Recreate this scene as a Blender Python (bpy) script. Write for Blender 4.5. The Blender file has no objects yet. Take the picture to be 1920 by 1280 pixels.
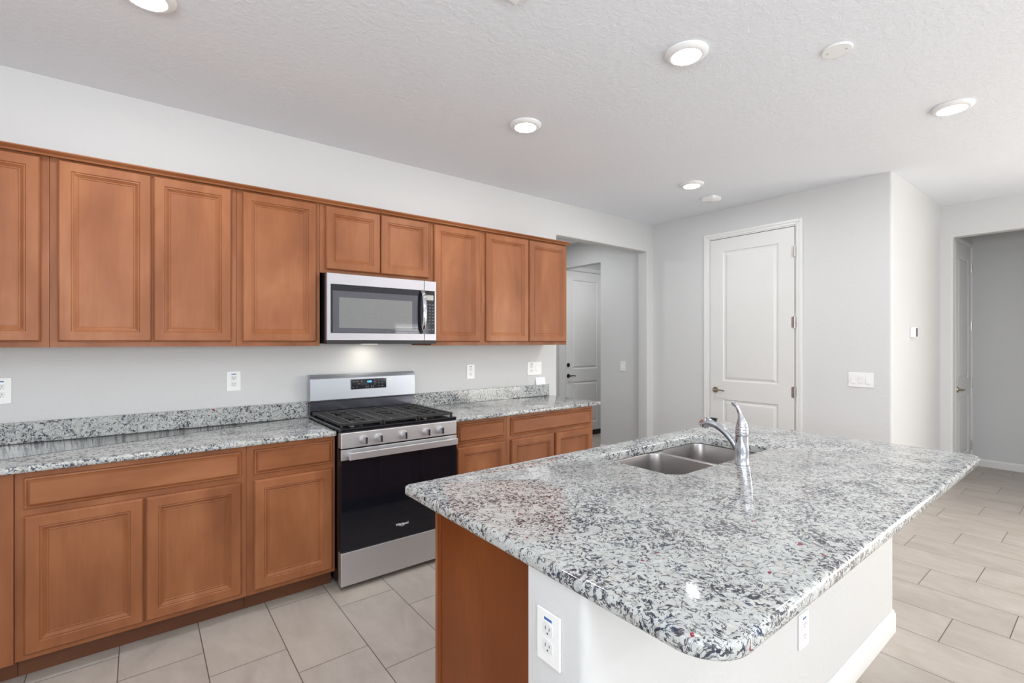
import bpy, bmesh, math, random
from mathutils import Vector, Matrix
random.seed(7)
sc = bpy.context.scene
PI = math.pi

# ------------------------------------------------------------------ camera
cam_d = bpy.data.cameras.new('camera')
cam = bpy.data.objects.new('camera', cam_d)
sc.collection.objects.link(cam)
cam.location = (0.0, -3.396, 1.408)
cam.rotation_euler = (PI/2, 0, -0.6606)
cam_d.sensor_width = 36.0
cam_d.lens = 36.0*897.7/1920.0
cam_d.shift_y = 1.1/1920.0
cam_d.clip_start = 0.05
sc.camera = cam

# ------------------------------------------------------------------ world, view
w = bpy.data.worlds.new('world'); sc.world = w; w.use_nodes = True
w.node_tree.nodes['Background'].inputs[0].default_value = (0.80, 0.90, 1.0, 1)
w.node_tree.nodes['Background'].inputs[1].default_value = 1.0
vs = sc.view_settings
vs.view_transform = 'Standard'; vs.look = 'None'; vs.gamma = 1.0
vs.use_curve_mapping = False
vs.exposure = 0.10

def area(name, loc, rot, sx, sy, power, col=(1, 1, 1), spread=PI):
    l = bpy.data.lights.new(name, 'AREA'); l.shape = 'RECTANGLE'
    l.size = sx; l.size_y = sy; l.energy = power; l.color = col; l.spread = spread
    o = bpy.data.objects.new(name, l); sc.collection.objects.link(o)
    o.location = loc; o.rotation_euler = rot
    return o
# daylight panels at the unseen windows, mostly tilted up to brighten the ceiling
area('daylight_patio_door', (6.30, -5.5, 1.24), (PI/2+0.25, 0, PI/2), 2.6, 2.2, 120, (1.0, 0.93, 0.85))
area('window_fill', (-0.5, -7.28, 1.55), (PI/2+0.95, 0, 0), 3.2, 1.7, 120, (0.93, 0.965, 1.0))  # unseen window light added as fill for the back wall
area('daylight_blind_window', (4.85, -7.33, 1.15), (PI/2, 0, 0), 0.9, 1.4, 30, (0.97, 0.985, 1.0))
area('side_window_fill', (-2.58, -4.6, 1.6), (PI/2+1.1, 0, -PI/2), 2.8, 1.5, 135, (0.90, 0.95, 1.0))  # unseen side window light added, angled to lift the left ceiling
# unseen fill lights added to brighten the passage, laundry room and main room
area('passage_fill', (3.95, 0.95, 2.74), (0, 0, 0), 0.16, 0.16, 7.5, (0.97, 0.985, 1.0))
area('laundry_fill', (5.25, 0.70, 2.74), (0, 0, 0), 0.16, 0.16, 10, (0.97, 0.985, 1.0))
for lx, ly in ((0.02, -4.3), (1.9, -4.6), (3.7, -4.6), (0.02, -6.0), (1.9, -6.2), (3.7, -6.2)):
    area('room_fill', (lx, ly, 2.75), (0, 0, 0), 0.13, 0.13, 8, (0.97, 0.985, 1.0))

# ------------------------------------------------------------------ materials
def newmat(name):
    m = bpy.data.materials.new(name); m.use_nodes = True
    nt = m.node_tree
    return m, nt, nt.nodes['Principled BSDF']
def N(nt, kind, **kw):
    n = nt.nodes.new(kind)
    for k, v in kw.items():
        if k.startswith('i_'):
            n.inputs[k[2:].replace('_', ' ')].default_value = v
        else:
            setattr(n, k, v)
    return n
def L(nt, a, b): nt.links.new(a, b)
def ramp(nt, fac, stops, interp='LINEAR'):
    r = N(nt, 'ShaderNodeValToRGB'); r.color_ramp.interpolation = interp
    el = r.color_ramp.elements
    while len(el) < len(stops): el.new(0.5)
    for e, (p, c) in zip(el, stops):
        e.position = p; e.color = c if len(c) == 4 else (*c, 1)
    L(nt, fac, r.inputs[0]); return r.outputs[0]
def mth(nt, op, a, b=None, c=None):
    n = N(nt, 'ShaderNodeMath', operation=op)
    for i, v in enumerate((a, b, c)):
        if v is None: continue
        if isinstance(v, (int, float)): n.inputs[i].default_value = v
        else: L(nt, v, n.inputs[i])
    return n.outputs[0]
def mixc(nt, fac, a, b, blend='MIX'):
    n = N(nt, 'ShaderNodeMix', data_type='RGBA', blend_type=blend)
    for s, v in ((n.inputs[0], fac), (n.inputs[6], a), (n.inputs[7], b)):
        if isinstance(v, (int, float)): s.default_value = v
        elif isinstance(v, tuple): s.default_value = v if len(v) == 4 else (*v, 1)
        else: L(nt, v, s)
    return n.outputs[2]
def pos(nt, scale=(1, 1, 1), loc=(0, 0, 0), rot=(0, 0, 0)):
    g = N(nt, 'ShaderNodeNewGeometry')
    mp = N(nt, 'ShaderNodeMapping'); mp.inputs['Scale'].default_value = scale
    mp.inputs['Location'].default_value = loc; mp.inputs['Rotation'].default_value = rot
    L(nt, g.outputs['Position'], mp.inputs['Vector']); return mp.outputs[0]
def noise(nt, vec, scale, detail=2.0, rough=0.5, dist=0.0, out='Fac'):
    n = N(nt, 'ShaderNodeTexNoise'); n.inputs['Scale'].default_value = scale
    n.inputs['Detail'].default_value = detail; n.inputs['Roughness'].default_value = rough
    n.inputs['Distortion'].default_value = dist
    L(nt, vec, n.inputs['Vector']); return n.outputs[out]
def bump(nt, bsdf, h, strength, dist):
    b = N(nt, 'ShaderNodeBump'); b.inputs['Strength'].default_value = strength
    b.inputs['Distance'].default_value = dist
    L(nt, h, b.inputs['Height']); L(nt, b.outputs[0], bsdf.inputs['Normal'])
def plain(name, col, rough=0.5, metal=0.0, spec=0.5, var=0.03, coat=0.0):
    m, nt, b = newmat(name)
    n = noise(nt, pos(nt), 6, 3)
    c = tuple(col)
    lo = tuple(x*(1-var) for x in c); hi = tuple(min(1, x*(1+var)) for x in c)
    L(nt, ramp(nt, n, [(0.3, lo), (0.7, hi)]), b.inputs['Base Color'])
    b.inputs['Roughness'].default_value = rough; b.inputs['Metallic'].default_value = metal
    b.inputs['Specular IOR Level'].default_value = spec
    b.inputs['Coat Weight'].default_value = coat
    return m
def emit(name, col, st):
    m, nt, b = newmat(name)
    b.inputs['Base Color'].default_value = (*col, 1)
    b.inputs['Emission Color'].default_value = (*col, 1); b.inputs['Emission Strength'].default_value = st
    return m

def paint(name, col, bs=0.12):
    m, nt, b = newmat(name)
    p = pos(nt)
    L(nt, ramp(nt, noise(nt, p, 1.3, 3), [(0.3, tuple(x*0.985 for x in col)), (0.7, col)]), b.inputs['Base Color'])
    b.inputs['Roughness'].default_value = 0.62; b.inputs['Specular IOR Level'].default_value = 0.3
    h = ramp(nt, noise(nt, p, 34, 3, 0.6, 0.6), [(0.42, (0, 0, 0)), (0.62, (1, 1, 1))])
    bump(nt, b, h, bs, 0.004)
    return m
M = {}
M['wall'] = paint('wall_paint', (0.655, 0.655, 0.65))
M['ceiling'] = paint('ceiling_paint', (0.855, 0.885, 0.93), 0.26)
M['trim'] = plain('white_trim_paint', (0.79, 0.785, 0.77), 0.35, var=0.01)
M['door'] = plain('white_door_paint', (0.74, 0.737, 0.72), 0.38, var=0.01)
M['plate'] = plain('white_plastic', (0.88, 0.88, 0.87), 0.3, var=0.01)
M['plate_dark'] = plain('slot_plastic', (0.05, 0.05, 0.055), 0.5)
M['receptacle'] = plain('receptacle_plastic', (0.78, 0.78, 0.77), 0.35, var=0.01)
M['blue_tape'] = plain('blue_strip', (0.05, 0.16, 0.42), 0.5)
M['black'] = plain('black_enamel', (0.008, 0.008, 0.011), 0.14, var=0.1)
M['black_matte'] = plain('black_matte', (0.012, 0.012, 0.013), 0.5, var=0.1)
M['iron'] = plain('cast_iron', (0.017, 0.016, 0.016), 0.45, var=0.25)
M['oven_glass'] = plain('oven_glass', (0.006, 0.007, 0.011), 0.04, var=0.1)
M['chrome'] = plain('chrome', (0.60, 0.615, 0.66), 0.05, 1.0, var=0.01)
M['nickel'] = plain('nickel', (0.42, 0.36, 0.28), 0.28, 1.0, var=0.1)
M['bronze'] = plain('dark_bronze', (0.06, 0.05, 0.045), 0.35, 0.8, var=0.1)
M['hinge'] = plain('hinge_metal', (0.55, 0.52, 0.50), 0.3, 0.9, var=0.05)
M['card'] = plain('white_card', (0.86, 0.86, 0.90), 0.6, var=0.01)
M['lens'] = emit('lamp_lens', (0.97, 0.985, 1.0), 200.0)
M['led_blue'] = emit('blue_digits', (0.10, 0.45, 1.0), 1.6)
M['lcd'] = plain('display_glass', (0.012, 0.013, 0.018), 0.06, var=0.1)
M['legend'] = plain('printed_legend', (0.16, 0.16, 0.175), 0.4)
M['logo'] = plain('silver_print', (0.78, 0.78, 0.78), 0.4, 0.0)
M['emboss'] = plain('embossed_steel', (0.52, 0.52, 0.53), 0.3, 1.0)

def steel(name, col, rough, axis):
    m, nt, b = newmat(name)
    s = [3, 3, 3]; s[axis] = 0.6
    sc_ = tuple(320 if i != axis else 4 for i in range(3))
    n = noise(nt, pos(nt, sc_), 1.0, 2)
    n2 = noise(nt, pos(nt), 3.0, 2)
    b.inputs['Base Color'].default_value = (*col, 1)
    L(nt, ramp(nt, n2, [(0.3, tuple(x*0.95 for x in col)), (0.7, col)]), b.inputs['Base Color'])
    b.inputs['Metallic'].default_value = 0.86
    rr = mth(nt, 'MULTIPLY_ADD', n, 0.08, rough-0.04)
    L(nt, rr, b.inputs['Roughness'])
    return m
M['steel'] = steel('brushed_steel', (0.62, 0.615, 0.625), 0.40, 0)
M['steel_cool'] = steel('brushed_steel_cool', (0.47, 0.46, 0.49), 0.36, 0)
M['steel_blue'] = steel('brushed_steel_bluish', (0.49, 0.52, 0.57), 0.33, 0)
M['sink'] = plain('sink_steel', (0.42, 0.40, 0.39), 0.30, 0.95, var=0.03)
M['dark_steel'] = plain('dark_steel', (0.22, 0.225, 0.27), 0.18, 1.0, var=0.05)

def wood(name, c0, c1, c2, axis=2, seed=0.0):
    m, nt, b = newmat(name)
    oi = N(nt, 'ShaderNodeObjectInfo')
    g = N(nt, 'ShaderNodeNewGeometry')
    off = N(nt, 'ShaderNodeVectorMath', operation='ADD')
    L(nt, g.outputs['Position'], off.inputs[0])
    cv = N(nt, 'ShaderNodeCombineXYZ')
    r9 = mth(nt, 'MULTIPLY_ADD', oi.outputs['Random'], 19.0, seed)
    for i in range(3): L(nt, r9, cv.inputs[i])
    L(nt, cv.outputs[0], off.inputs[1])
    def mapped(s):
        mp = N(nt, 'ShaderNodeMapping'); mp.inputs['Scale'].default_value = s
        L(nt, off.outputs[0], mp.inputs['Vector']); return mp.outputs[0]
    sl = [1.0, 1.0, 1.0]; sl[axis] = 0.35
    blotch = noise(nt, mapped(tuple(sl)), 4.5, 4, 0.55, 0.4)
    sg = [1.0, 1.0, 1.0]; sg[axis] = 0.05
    grain = noise(nt, mapped(tuple(sg)), 90, 3, 0.6)
    col = ramp(nt, blotch, [(0.30, c0), (0.52, c1), (0.72, c2)])
    gr = ramp(nt, grain, [(0.30, (0.86, 0.84, 0.82)), (0.65, (1, 1, 1))])
    col = mixc(nt, 0.55, col, gr, 'MULTIPLY')
    L(nt, col, b.inputs['Base Color'])
    rv = ramp(nt, blotch, [(0.3, (0.44, 0.44, 0.44)), (0.7, (0.34, 0.34, 0.34))])
    L(nt, rv, b.inputs['Roughness'])
    b.inputs['Specular IOR Level'].default_value = 0.28
    bump(nt, b, grain, 0.05, 0.0008)
    return m
C0, C1, C2 = (0.222, 0.075, 0.028), (0.300, 0.108, 0.043), (0.375, 0.150, 0.064)
M['wood'] = wood('stained_maple', C0, C1, C2, 2)
M['wood_h'] = wood('stained_maple_horizontal', C0, C1, C2, 0, 3.0)
M['wood_panel'] = wood('stained_end_panel', (0.175, 0.040, 0.005), (0.21, 0.050, 0.007), (0.25, 0.064, 0.010), 2, 5.0)
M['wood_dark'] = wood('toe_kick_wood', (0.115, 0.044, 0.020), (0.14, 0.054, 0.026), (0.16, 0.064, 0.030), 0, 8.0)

def granite(name):
    m, nt, b = newmat(name)
    p0 = pos(nt, (1, 1, 1), (0, 0, 0), (0.3, 0.2, 0.45))
    wn = N(nt, 'ShaderNodeTexNoise'); wn.inputs['Scale'].default_value = 22; wn.inputs['Detail'].default_value = 3
    L(nt, p0, wn.inputs['Vector'])
    sub = N(nt, 'ShaderNodeVectorMath', operation='SUBTRACT'); sub.inputs[1].default_value = (0.5, 0.5, 0.5)
    L(nt, wn.outputs['Color'], sub.inputs[0])
    sca = N(nt, 'ShaderNodeVectorMath', operation='SCALE'); sca.inputs['Scale'].default_value = 0.05
    L(nt, sub.outputs[0], sca.inputs[0])
    add = N(nt, 'ShaderNodeVectorMath', operation='ADD'); L(nt, p0, add.inputs[0]); L(nt, sca.outputs[0], add.inputs[1])
    p = add.outputs[0]
    def sw(x, lo, hi): return ramp(nt, x, [(lo, (0, 0, 0)), (hi, (1, 1, 1))])
    # pale crystals
    v = N(nt, 'ShaderNodeTexVoronoi'); v.inputs['Scale'].default_value = 62; L(nt, p, v.inputs['Vector'])
    sep = N(nt, 'ShaderNodeSeparateColor'); L(nt, v.outputs['Color'], sep.inputs[0])
    pale = ramp(nt, sep.outputs[0], [(0.0, (0.38, 0.40, 0.385)), (0.3, (0.48, 0.50, 0.485)), (0.75, (0.55, 0.565, 0.545)), (1.0, (0.43, 0.41, 0.37))])
    big = N(nt, 'ShaderNodeTexVoronoi'); big.inputs['Scale'].default_value = 27; L(nt, p, big.inputs['Vector'])
    sb = N(nt, 'ShaderNodeSeparateColor'); L(nt, big.outputs['Color'], sb.inputs[0])
    bigm = mth(nt, 'MULTIPLY', mth(nt, 'GREATER_THAN', sb.outputs[1], 0.74), ramp(nt, big.outputs['Distance'], [(0.30, (1, 1, 1)), (0.42, (0, 0, 0))]))
    keep = mth(nt, 'MULTIPLY_ADD', bigm, -0.88, 1.0)
    pale = mixc(nt, 0.4, pale, ramp(nt, noise(nt, p, 150, 3), [(0.3, (0.33, 0.34, 0.335)), (0.65, (0.57, 0.58, 0.565))]))
    dens = noise(nt, p0, 8, 3, 0.6)
    dk = mth(nt, 'MULTIPLY', mth(nt, 'SUBTRACT', dens, 0.5), 0.42)
    # dark mica flakes, denser in drifts
    fl = mth(nt, 'ADD', noise(nt, p, 104, 2.5, 0.6), dk)
    flake = sw(fl, 0.562, 0.612)
    # broken dark veins
    brk = noise(nt, p, 70, 2, 0.6)
    rid = mth(nt, 'ABSOLUTE', mth(nt, 'SUBTRACT', noise(nt, p, 50, 3, 0.55), 0.5))
    rid = mth(nt, 'SUBTRACT', rid, mth(nt, 'MULTIPLY', dk, 0.20))
    rid = ramp(nt, mth(nt, 'ADD', rid, mth(nt, 'MULTIPLY', mth(nt, 'SUBTRACT', 0.55, brk), 0.16)), [(0.004, (1, 1, 1)), (0.030, (0, 0, 0))])
    ve = N(nt, 'ShaderNodeTexVoronoi', feature='DISTANCE_TO_EDGE'); ve.inputs['Scale'].default_value = 62
    L(nt, p, ve.inputs['Vector'])
    ed = mth(nt, 'SUBTRACT', mth(nt, 'MULTIPLY', mth(nt, 'SUBTRACT', brk, 0.46), 0.55), ve.outputs['Distance'])
    ed = sw(mth(nt, 'MULTIPLY_ADD', ed, 6.0, 0.5), 0.42, 0.66)
    dark = ramp(nt, noise(nt, p, 60, 2), [(0.34, (0.010, 0.011, 0.032)), (0.5, (0.030, 0.028, 0.046)), (0.66, (0.085, 0.076, 0.078))])
    dark = mixc(nt, sw(noise(nt, p0, 22, 2), 0.59, 0.68), dark, (0.012, 0.035, 0.085))
    col = mixc(nt, mth(nt, 'MULTIPLY', mth(nt, 'MULTIPLY', rid, 0.9), keep), pale, dark)
    col = mixc(nt, mth(nt, 'MULTIPLY', mth(nt, 'MULTIPLY', ed, 0.75), keep), col, dark)
    col = mixc(nt, mth(nt, 'MULTIPLY', mth(nt, 'MULTIPLY', flake, 0.95), keep), col, dark)
    # garnets
    vg = N(nt, 'ShaderNodeTexVoronoi'); vg.inputs['Scale'].default_value = 34; L(nt, p, vg.inputs['Vector'])
    sg = N(nt, 'ShaderNodeSeparateColor'); L(nt, vg.outputs['Color'], sg.inputs[0])
    gm = mth(nt, 'MULTIPLY', mth(nt, 'GREATER_THAN', sg.outputs[0], 0.90), mth(nt, 'LESS_THAN', vg.outputs['Distance'], 0.20))
    col = mixc(nt, gm, col, (0.22, 0.035, 0.055))
    L(nt, col, b.inputs['Base Color'])
    b.inputs['Roughness'].default_value = 0.07
    b.inputs['Specular IOR Level'].default_value = 0.5
    return m
M['granite'] = granite('polished_granite')

def tile():
    m, nt, b = newmat('floor_tile')
    g = N(nt, 'ShaderNodeNewGeometry'); s = N(nt, 'ShaderNodeSeparateXYZ'); L(nt, g.outputs['Position'], s.inputs[0])
    W, Ln = 0.3036, 0.607
    u = mth(nt, 'MULTIPLY_ADD', s.outputs[0], 1/W, -0.229/W)
    k = mth(nt, 'FLOOR', u); fu = mth(nt, 'FRACT', u)
    vv = mth(nt, 'ADD', s.outputs[1], 1.027)
    vv = mth(nt, 'ADD', vv, mth(nt, 'MULTIPLY', k, Ln/3))
    vv = mth(nt, 'MULTIPLY', vv, 1/Ln)
    kv = mth(nt, 'FLOOR', vv); fv = mth(nt, 'FRACT', vv)
    du = mth(nt, 'MULTIPLY', mth(nt, 'MINIMUM', fu, mth(nt, 'SUBTRACT', 1.0, fu)), W)
    dv = mth(nt, 'MULTIPLY', mth(nt, 'MINIMUM', fv, mth(nt, 'SUBTRACT', 1.0, fv)), Ln)
    gap = mth(nt, 'LESS_THAN', mth(nt, 'MINIMUM', du, dv), 0.0019)
    cid = N(nt, 'ShaderNodeCombineXYZ'); L(nt, k, cid.inputs[0]); L(nt, kv, cid.inputs[1])
    wn = N(nt, 'ShaderNodeTexWhiteNoise', noise_dimensions='3D'); L(nt, cid.outputs[0], wn.inputs['Vector'])
    sh = N(nt, 'ShaderNodeVectorMath', operation='MULTIPLY_ADD'); L(nt, wn.outputs['Color'], sh.inputs[0])
    sh.inputs[1].default_value = (7, 7, 7); L(nt, g.outputs['Position'], sh.inputs[2])
    mp = N(nt, 'ShaderNodeMapping'); mp.inputs['Scale'].default_value = (1.9, 0.9, 1); L(nt, sh.outputs[0], mp.inputs['Vector'])
    n1 = noise(nt, mp.outputs[0], 3.2, 5, 0.6, 0.7)
    n2 = noise(nt, mp.outputs[0], 11, 4, 0.6, 0.4)
    col = ramp(nt, n1, [(0.28, (0.41, 0.353, 0.302)), (0.5, (0.485, 0.427, 0.372)), (0.72, (0.55, 0.494, 0.436))])
    col = mixc(nt, 0.25, col, ramp(nt, n2, [(0.3, (0.40, 0.353, 0.312)), (0.7, (0.55, 0.50, 0.45))]))
    tone = ramp(nt, wn.outputs['Value'], [(0, (0.93, 0.93, 0.94)), (1, (1, 1, 0.985))])
    col = mixc(nt, 1.0, col, tone, 'MULTIPLY')
    col = mixc(nt, gap, col, (0.11, 0.095, 0.082))
    L(nt, col, b.inputs['Base Color'])
    L(nt, ramp(nt, n1, [(0.3, (0.42,)*3), (0.7, (0.34,)*3)]), b.inputs['Roughness'])
    b.inputs['Specular IOR Level'].default_value = 0.4
    bump(nt, b, mth(nt, 'SUBTRACT', mth(nt, 'MULTIPLY', n2, 0.12), gap), 0.35, 0.002)
    return m
M['tile'] = tile()

# ------------------------------------------------------------------ mesh helpers
def B(): return bmesh.new()
def box(bm, x0, x1, y0, y1, z0, z1, bev=0.0, seg=2):
    r = bmesh.ops.create_cube(bm, size=1.0)
    vs_ = r['verts']
    for v in vs_:
        v.co = Vector((x0+(v.co.x+.5)*(x1-x0), y0+(v.co.y+.5)*(y1-y0), z0+(v.co.z+.5)*(z1-z0)))
    if bev > 0:
        es = {e for v in vs_ for e in v.link_edges}
        bmesh.ops.bevel(bm, geom=list(es), offset=bev, segments=seg, affect='EDGES', profile=0.5)
    return bm
AX = {'x': 0, 'y': 1, 'z': 2}
def frame(axis):
    """columns: two in-plane directions and the axis"""
    return {'x': ((0, 1, 0), (0, 0, 1), (1, 0, 0)), 'y': ((1, 0, 0), (0, 0, 1), (0, -1, 0)), 'z': ((1, 0, 0), (0, 1, 0), (0, 0, 1))}[axis]
def rings(bm, loops, close_start=True, close_end=True, wrap=True):
    """loops: list of lists of 3D points, same count"""
    vv = [[bm.verts.new(p) for p in lp] for lp in loops]
    n = len(loops[0])
    for a, b in zip(vv[:-1], vv[1:]):
        for i in range(n if wrap else n-1):
            j = (i+1) % n
            bm.faces.new((a[i], a[j], b[j], b[i]))
    if close_start: bm.faces.new(list(reversed(vv[0])))
    if close_end: bm.faces.new(vv[-1])
    return vv
def lathe(bm, c, axis, prof, seg=32, caps=True):
    """prof: (radius, height along axis)"""
    e1, e2, e3 = (Vector(v) for v in frame(axis)); c = Vector(c)
    lp = []
    for r, h in prof:
        lp.append([c+e3*h+e1*(r*math.cos(2*PI*i/seg))+e2*(r*math.sin(2*PI*i/seg)) for i in range(seg)])
    rings(bm, lp, caps, caps); return bm
def tube(bm, pts, rad, seg=14, caps=True, flat=None):
    """sweep; rad scalar/list of r or (ra, rb)"""
    pts = [Vector(p) for p in pts]; n = len(pts)
    rad = rad if isinstance(rad, list) else [rad]*n
    up = Vector((0, 0, 1)); lp = []; prev = None
    for i, p in enumerate(pts):
        d = (pts[min(i+1, n-1)]-pts[max(i-1, 0)]).normalized()
        if prev is None:
            ref = up if abs(d.dot(up)) < 0.95 else Vector((1, 0, 0))
            a = d.cross(ref).normalized()
        else:
            a = (prev-d*prev.dot(d)).normalized()
        prev = a; b = d.cross(a).normalized()
        ra, rb = rad[i] if isinstance(rad[i], tuple) else (rad[i], rad[i])
        lp.append([p+a*(ra*math.cos(2*PI*k/seg))+b*(rb*math.sin(2*PI*k/seg)) for k in range(seg)])
    rings(bm, lp, caps, caps); return bm
def catmull(pts, m=6):
    pts = [Vector(p) for p in pts]; out = []
    P = [pts[0]*2-pts[1]]+pts+[pts[-1]*2-pts[-2]]
    for i in range(1, len(P)-2):
        for t in range(m):
            t /= m
            a, b, c, d = P[i-1:i+3]
            out.append(0.5*((2*b)+(c-a)*t+(2*a-5*b+4*c-d)*t*t+(3*b-a-3*c+d)*t**3))
    out.append(pts[-1]); return out
def rrect(x0, x1, y0, y1, r, seg=8):
    """counter-clockwise rounded rectangle; r scalar or 4 radii (SW, SE, NE, NW)"""
    r = r if isinstance(r, (tuple, list)) else (r,)*4
    out = []
    for (cx, cy, a0, rr) in ((x0, y0, PI, r[0]), (x1, y0, 1.5*PI, r[1]), (x1, y1, 0, r[2]), (x0, y1, PI/2, r[3])):
        ox = cx+rr if cx == x0 else cx-rr; oy = cy+rr if cy == y0 else cy-rr
        if rr < 1e-5: out += [(cx, cy)]; continue
        for i in range(seg+1):
            a = a0+(PI/2)*i/seg
            out.append((ox+rr*math.cos(a), oy+rr*math.sin(a)))
    return out
def offset2(poly, d):
    """inset a CCW polygon by d"""
    n = len(poly); out = []
    for i in range(n):
        p0, p1, p2 = (Vector(poly[(i+k) % n]) for k in (-1, 0, 1))
        a = (p1-p0); b = (p2-p1)
        if a.length < 1e-9: a = b
        if b.length < 1e-9: b = a
        n1 = Vector((-a.y, a.x)).normalized(); n2 = Vector((-b.y, b.x)).normalized()
        m = (n1+n2); k = max(1+n1.dot(n2), 0.2)
        out.append(tuple(p1+m*(d/k)))
    return out
def prism(bm, poly, axis, a, b, bev_edges=None):
    """extrude 2D polygon along axis from a to b.  axis x: poly=(y,z); y: (x,z); z: (x,y)"""
    def P(q, h): return {'x': (h, q[0], q[1]), 'y': (q[0], h, q[1]), 'z': (q[0], q[1], h)}[axis]
    rings(bm, [[P(q, a) for q in poly], [P(q, b) for q in poly]])
    bmesh.ops.recalc_face_normals(bm, faces=bm.faces); return bm
def nested(bm, x0, x1, z0, z1, y, steps, back=None, axis='y', sgn=-1):
    """rectangular moulded front: steps = (inset, depth towards the viewer).  axis y: faces -y, axis x: faces -x"""
    lp = []
    def P(u, v, d): return (u, y+sgn*d, v) if axis == 'y' else (y+sgn*d, u, v)
    if back is not None:
        steps = [(0, back)]+steps
    for ins, d in steps:
        lp.append([P(x0+ins, z0+ins, d), P(x1-ins, z0+ins, d), P(x1-ins, z1-ins, d), P(x0+ins, z1-ins, d)])
    rings(bm, lp)
    bmesh.ops.recalc_face_normals(bm, faces=bm.faces); return bm
def text_bm(body, size, depth=0.0004):
    cu = bpy.data.curves.new('t', 'FONT'); cu.body = body; cu.size = size; cu.extrude = depth; cu.offset = size*0.02
    cu.align_x = 'CENTER'; cu.align_y = 'CENTER'; cu.resolution_u = 3
    o = bpy.data.objects.new('t', cu); sc.collection.objects.link(o)
    dg = bpy.context.evaluated_depsgraph_get()
    me = bpy.data.meshes.new_from_object(o.evaluated_get(dg))
    bm = B(); bm.from_mesh(me)
    bpy.data.objects.remove(o); bpy.data.curves.remove(cu); bpy.data.meshes.remove(me)
    return bm
def text_at(body, size, loc, face='y', depth=0.0004):
    bm = text_bm(body, size, depth)
    R = Matrix.Rotation(PI/2, 4, 'X')
    bmesh.ops.transform(bm, matrix=Matrix.Translation(loc) @ R, verts=bm.verts)
    return bm
def loc_world(o):
    v = Vector((0, 0, 0))
    while o is not None: v += Vector(o.location); o = o.parent
    return v
def obj(name, bm, mat, parent=None, smooth=False, origin=None):
    if smooth:
        for f in bm.faces: f.smooth = True
    bmesh.ops.recalc_face_normals(bm, faces=bm.faces)
    me = bpy.data.meshes.new(name)
    o = bpy.data.objects.new(name, me); sc.collection.objects.link(o)
    if parent is not None:
        o.parent = parent
        sh = loc_world(parent)
    else:
        sh = Vector(origin) if origin is not None else Vector((0, 0, 0))
        o.location = sh
    bmesh.ops.translate(bm, verts=bm.verts, vec=-sh)
    bm.to_mesh(me); bm.free()
    mats = mat if isinstance(mat, list) else [mat]
    for m in mats: me.materials.append(m)
    if smooth:
        try: me.set_sharp_from_angle(angle=math.radians(38))
        except Exception: pass
    return o
def tag(o, label, cat=None, group=None, kind=None):
    o['label'] = label
    if cat: o['category'] = cat
    if group: o['group'] = group
    if kind: o['kind'] = kind
    return o
def thing(name, loc, label, cat, group=None, kind=None):
    o = bpy.data.objects.new(name, None); sc.collection.objects.link(o); o.location = loc
    o.empty_display_size = 0.1
    return tag(o, label, cat, group, kind)
def struct(name, bm, mat, label, cat, smooth=False):
    return tag(obj(name, bm, mat, None, smooth), label, cat, kind='structure')
def copy_tree(o, parent=None):
    c = o.copy(); sc.collection.objects.link(c)
    if parent is not None: c.parent = parent
    for ch in [x for x in bpy.data.objects if x.parent == o]:
        copy_tree(ch, c)
    return c

# ------------------------------------------------------------------ room shell
H = 2.767; XL = -2.6; YF = -7.3; XP = 4.7214; YS = -2.2443; XH = 6.3246; XA = 7.54; YB = 1.62
bm = box(B(), XL-.15, XA+.15, YF-.15, YB+.15, -0.06, 0.0)
struct('floor', bm, M['tile'], 'staggered beige rectangular floor tiles with dark grout', 'floor')
bm = box(B(), XL-.15, XA+.15, YF-.15, YB+.15, H, H+0.08)
struct('ceiling', bm, M['ceiling'], 'white lightly textured flat ceiling', 'ceiling')

def fillet(poly, idx, r, seg=6):
    """round chosen corners of a polygon"""
    out = []; n = len(poly)
    for i, p in enumerate(poly):
        if i not in idx: out.append(p); continue
        p = Vector(p); a = (Vector(poly[i-1])-p).normalized(); b = (Vector(poly[(i+1) % n])-p).normalized()
        c = p+a*r+b*r
        for k in range(seg+1):
            t = (PI/2)*k/seg
            out.append(tuple(c-b*(r*math.cos(t))-a*(r*math.sin(t))))
    return out
XO1, XO2, ZO = 3.1885, 4.6137, 2.4484
# kitchen wall: full wall, header and stub around the passage opening, with bullnose corners
bm = B()
bul = 0.014
def slab_notched(bm, axis, outline, a, b, bev_pts):
    prism(bm, outline, axis, a, b)
prism(bm, [(XL, 0), (XO1, 0), (XO1, ZO), (XO2, ZO), (XO2, 0), (XP, 0), (XP, H), (XL, H)], 'y', 0.0, 0.137)
def edge_bevel(bm, test, off, seg=4):
    es = [e for e in bm.edges if test(e.verts[0].co) and test(e.verts[1].co)]
    bmesh.ops.bevel(bm, geom=es, offset=off, segments=seg, affect='EDGES', profile=0.5)
near = lambda a, b: abs(a-b) < 1e-4
edge_bevel(bm, lambda c: (near(c.y, 0) or near(c.y, .137)) and ((near(c.x, XO1) or near(c.x, XO2)) and c.z <= ZO+1e-4), bul)
struct('wall_back', bm, M['wall'], 'light grey kitchen wall behind the upper cabinets with the passage opening', 'wall', True)

# pantry wall (continues as the passage side wall, with the laundry doorway in it)
bm = B()
prism(bm, fillet([(XP, YS), (XP, 0.805), (XP+.12, 0.805), (XP+.12, YS)], {0}, 0.02), 'z', 0, H)
prism(bm, [(XP, 0.805), (XP, 1.58), (XP+.12, 1.58), (XP+.12, 0.805)], 'z', 2.446, H)
prism(bm, [(XP, 1.58), (XP, YB), (XP+.12, YB), (XP+.12, 1.58)], 'z', 0, H)
struct('wall_right', bm, M['wall'], 'light grey wall holding the tall white pantry door', 'wall', True)
bm = box(B(), XP+.1201, XH, YS, YS+.12, 0, H)
struct('wall_side', bm, M['wall'], 'bright white short wall with the thermostat', 'wall')
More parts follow.
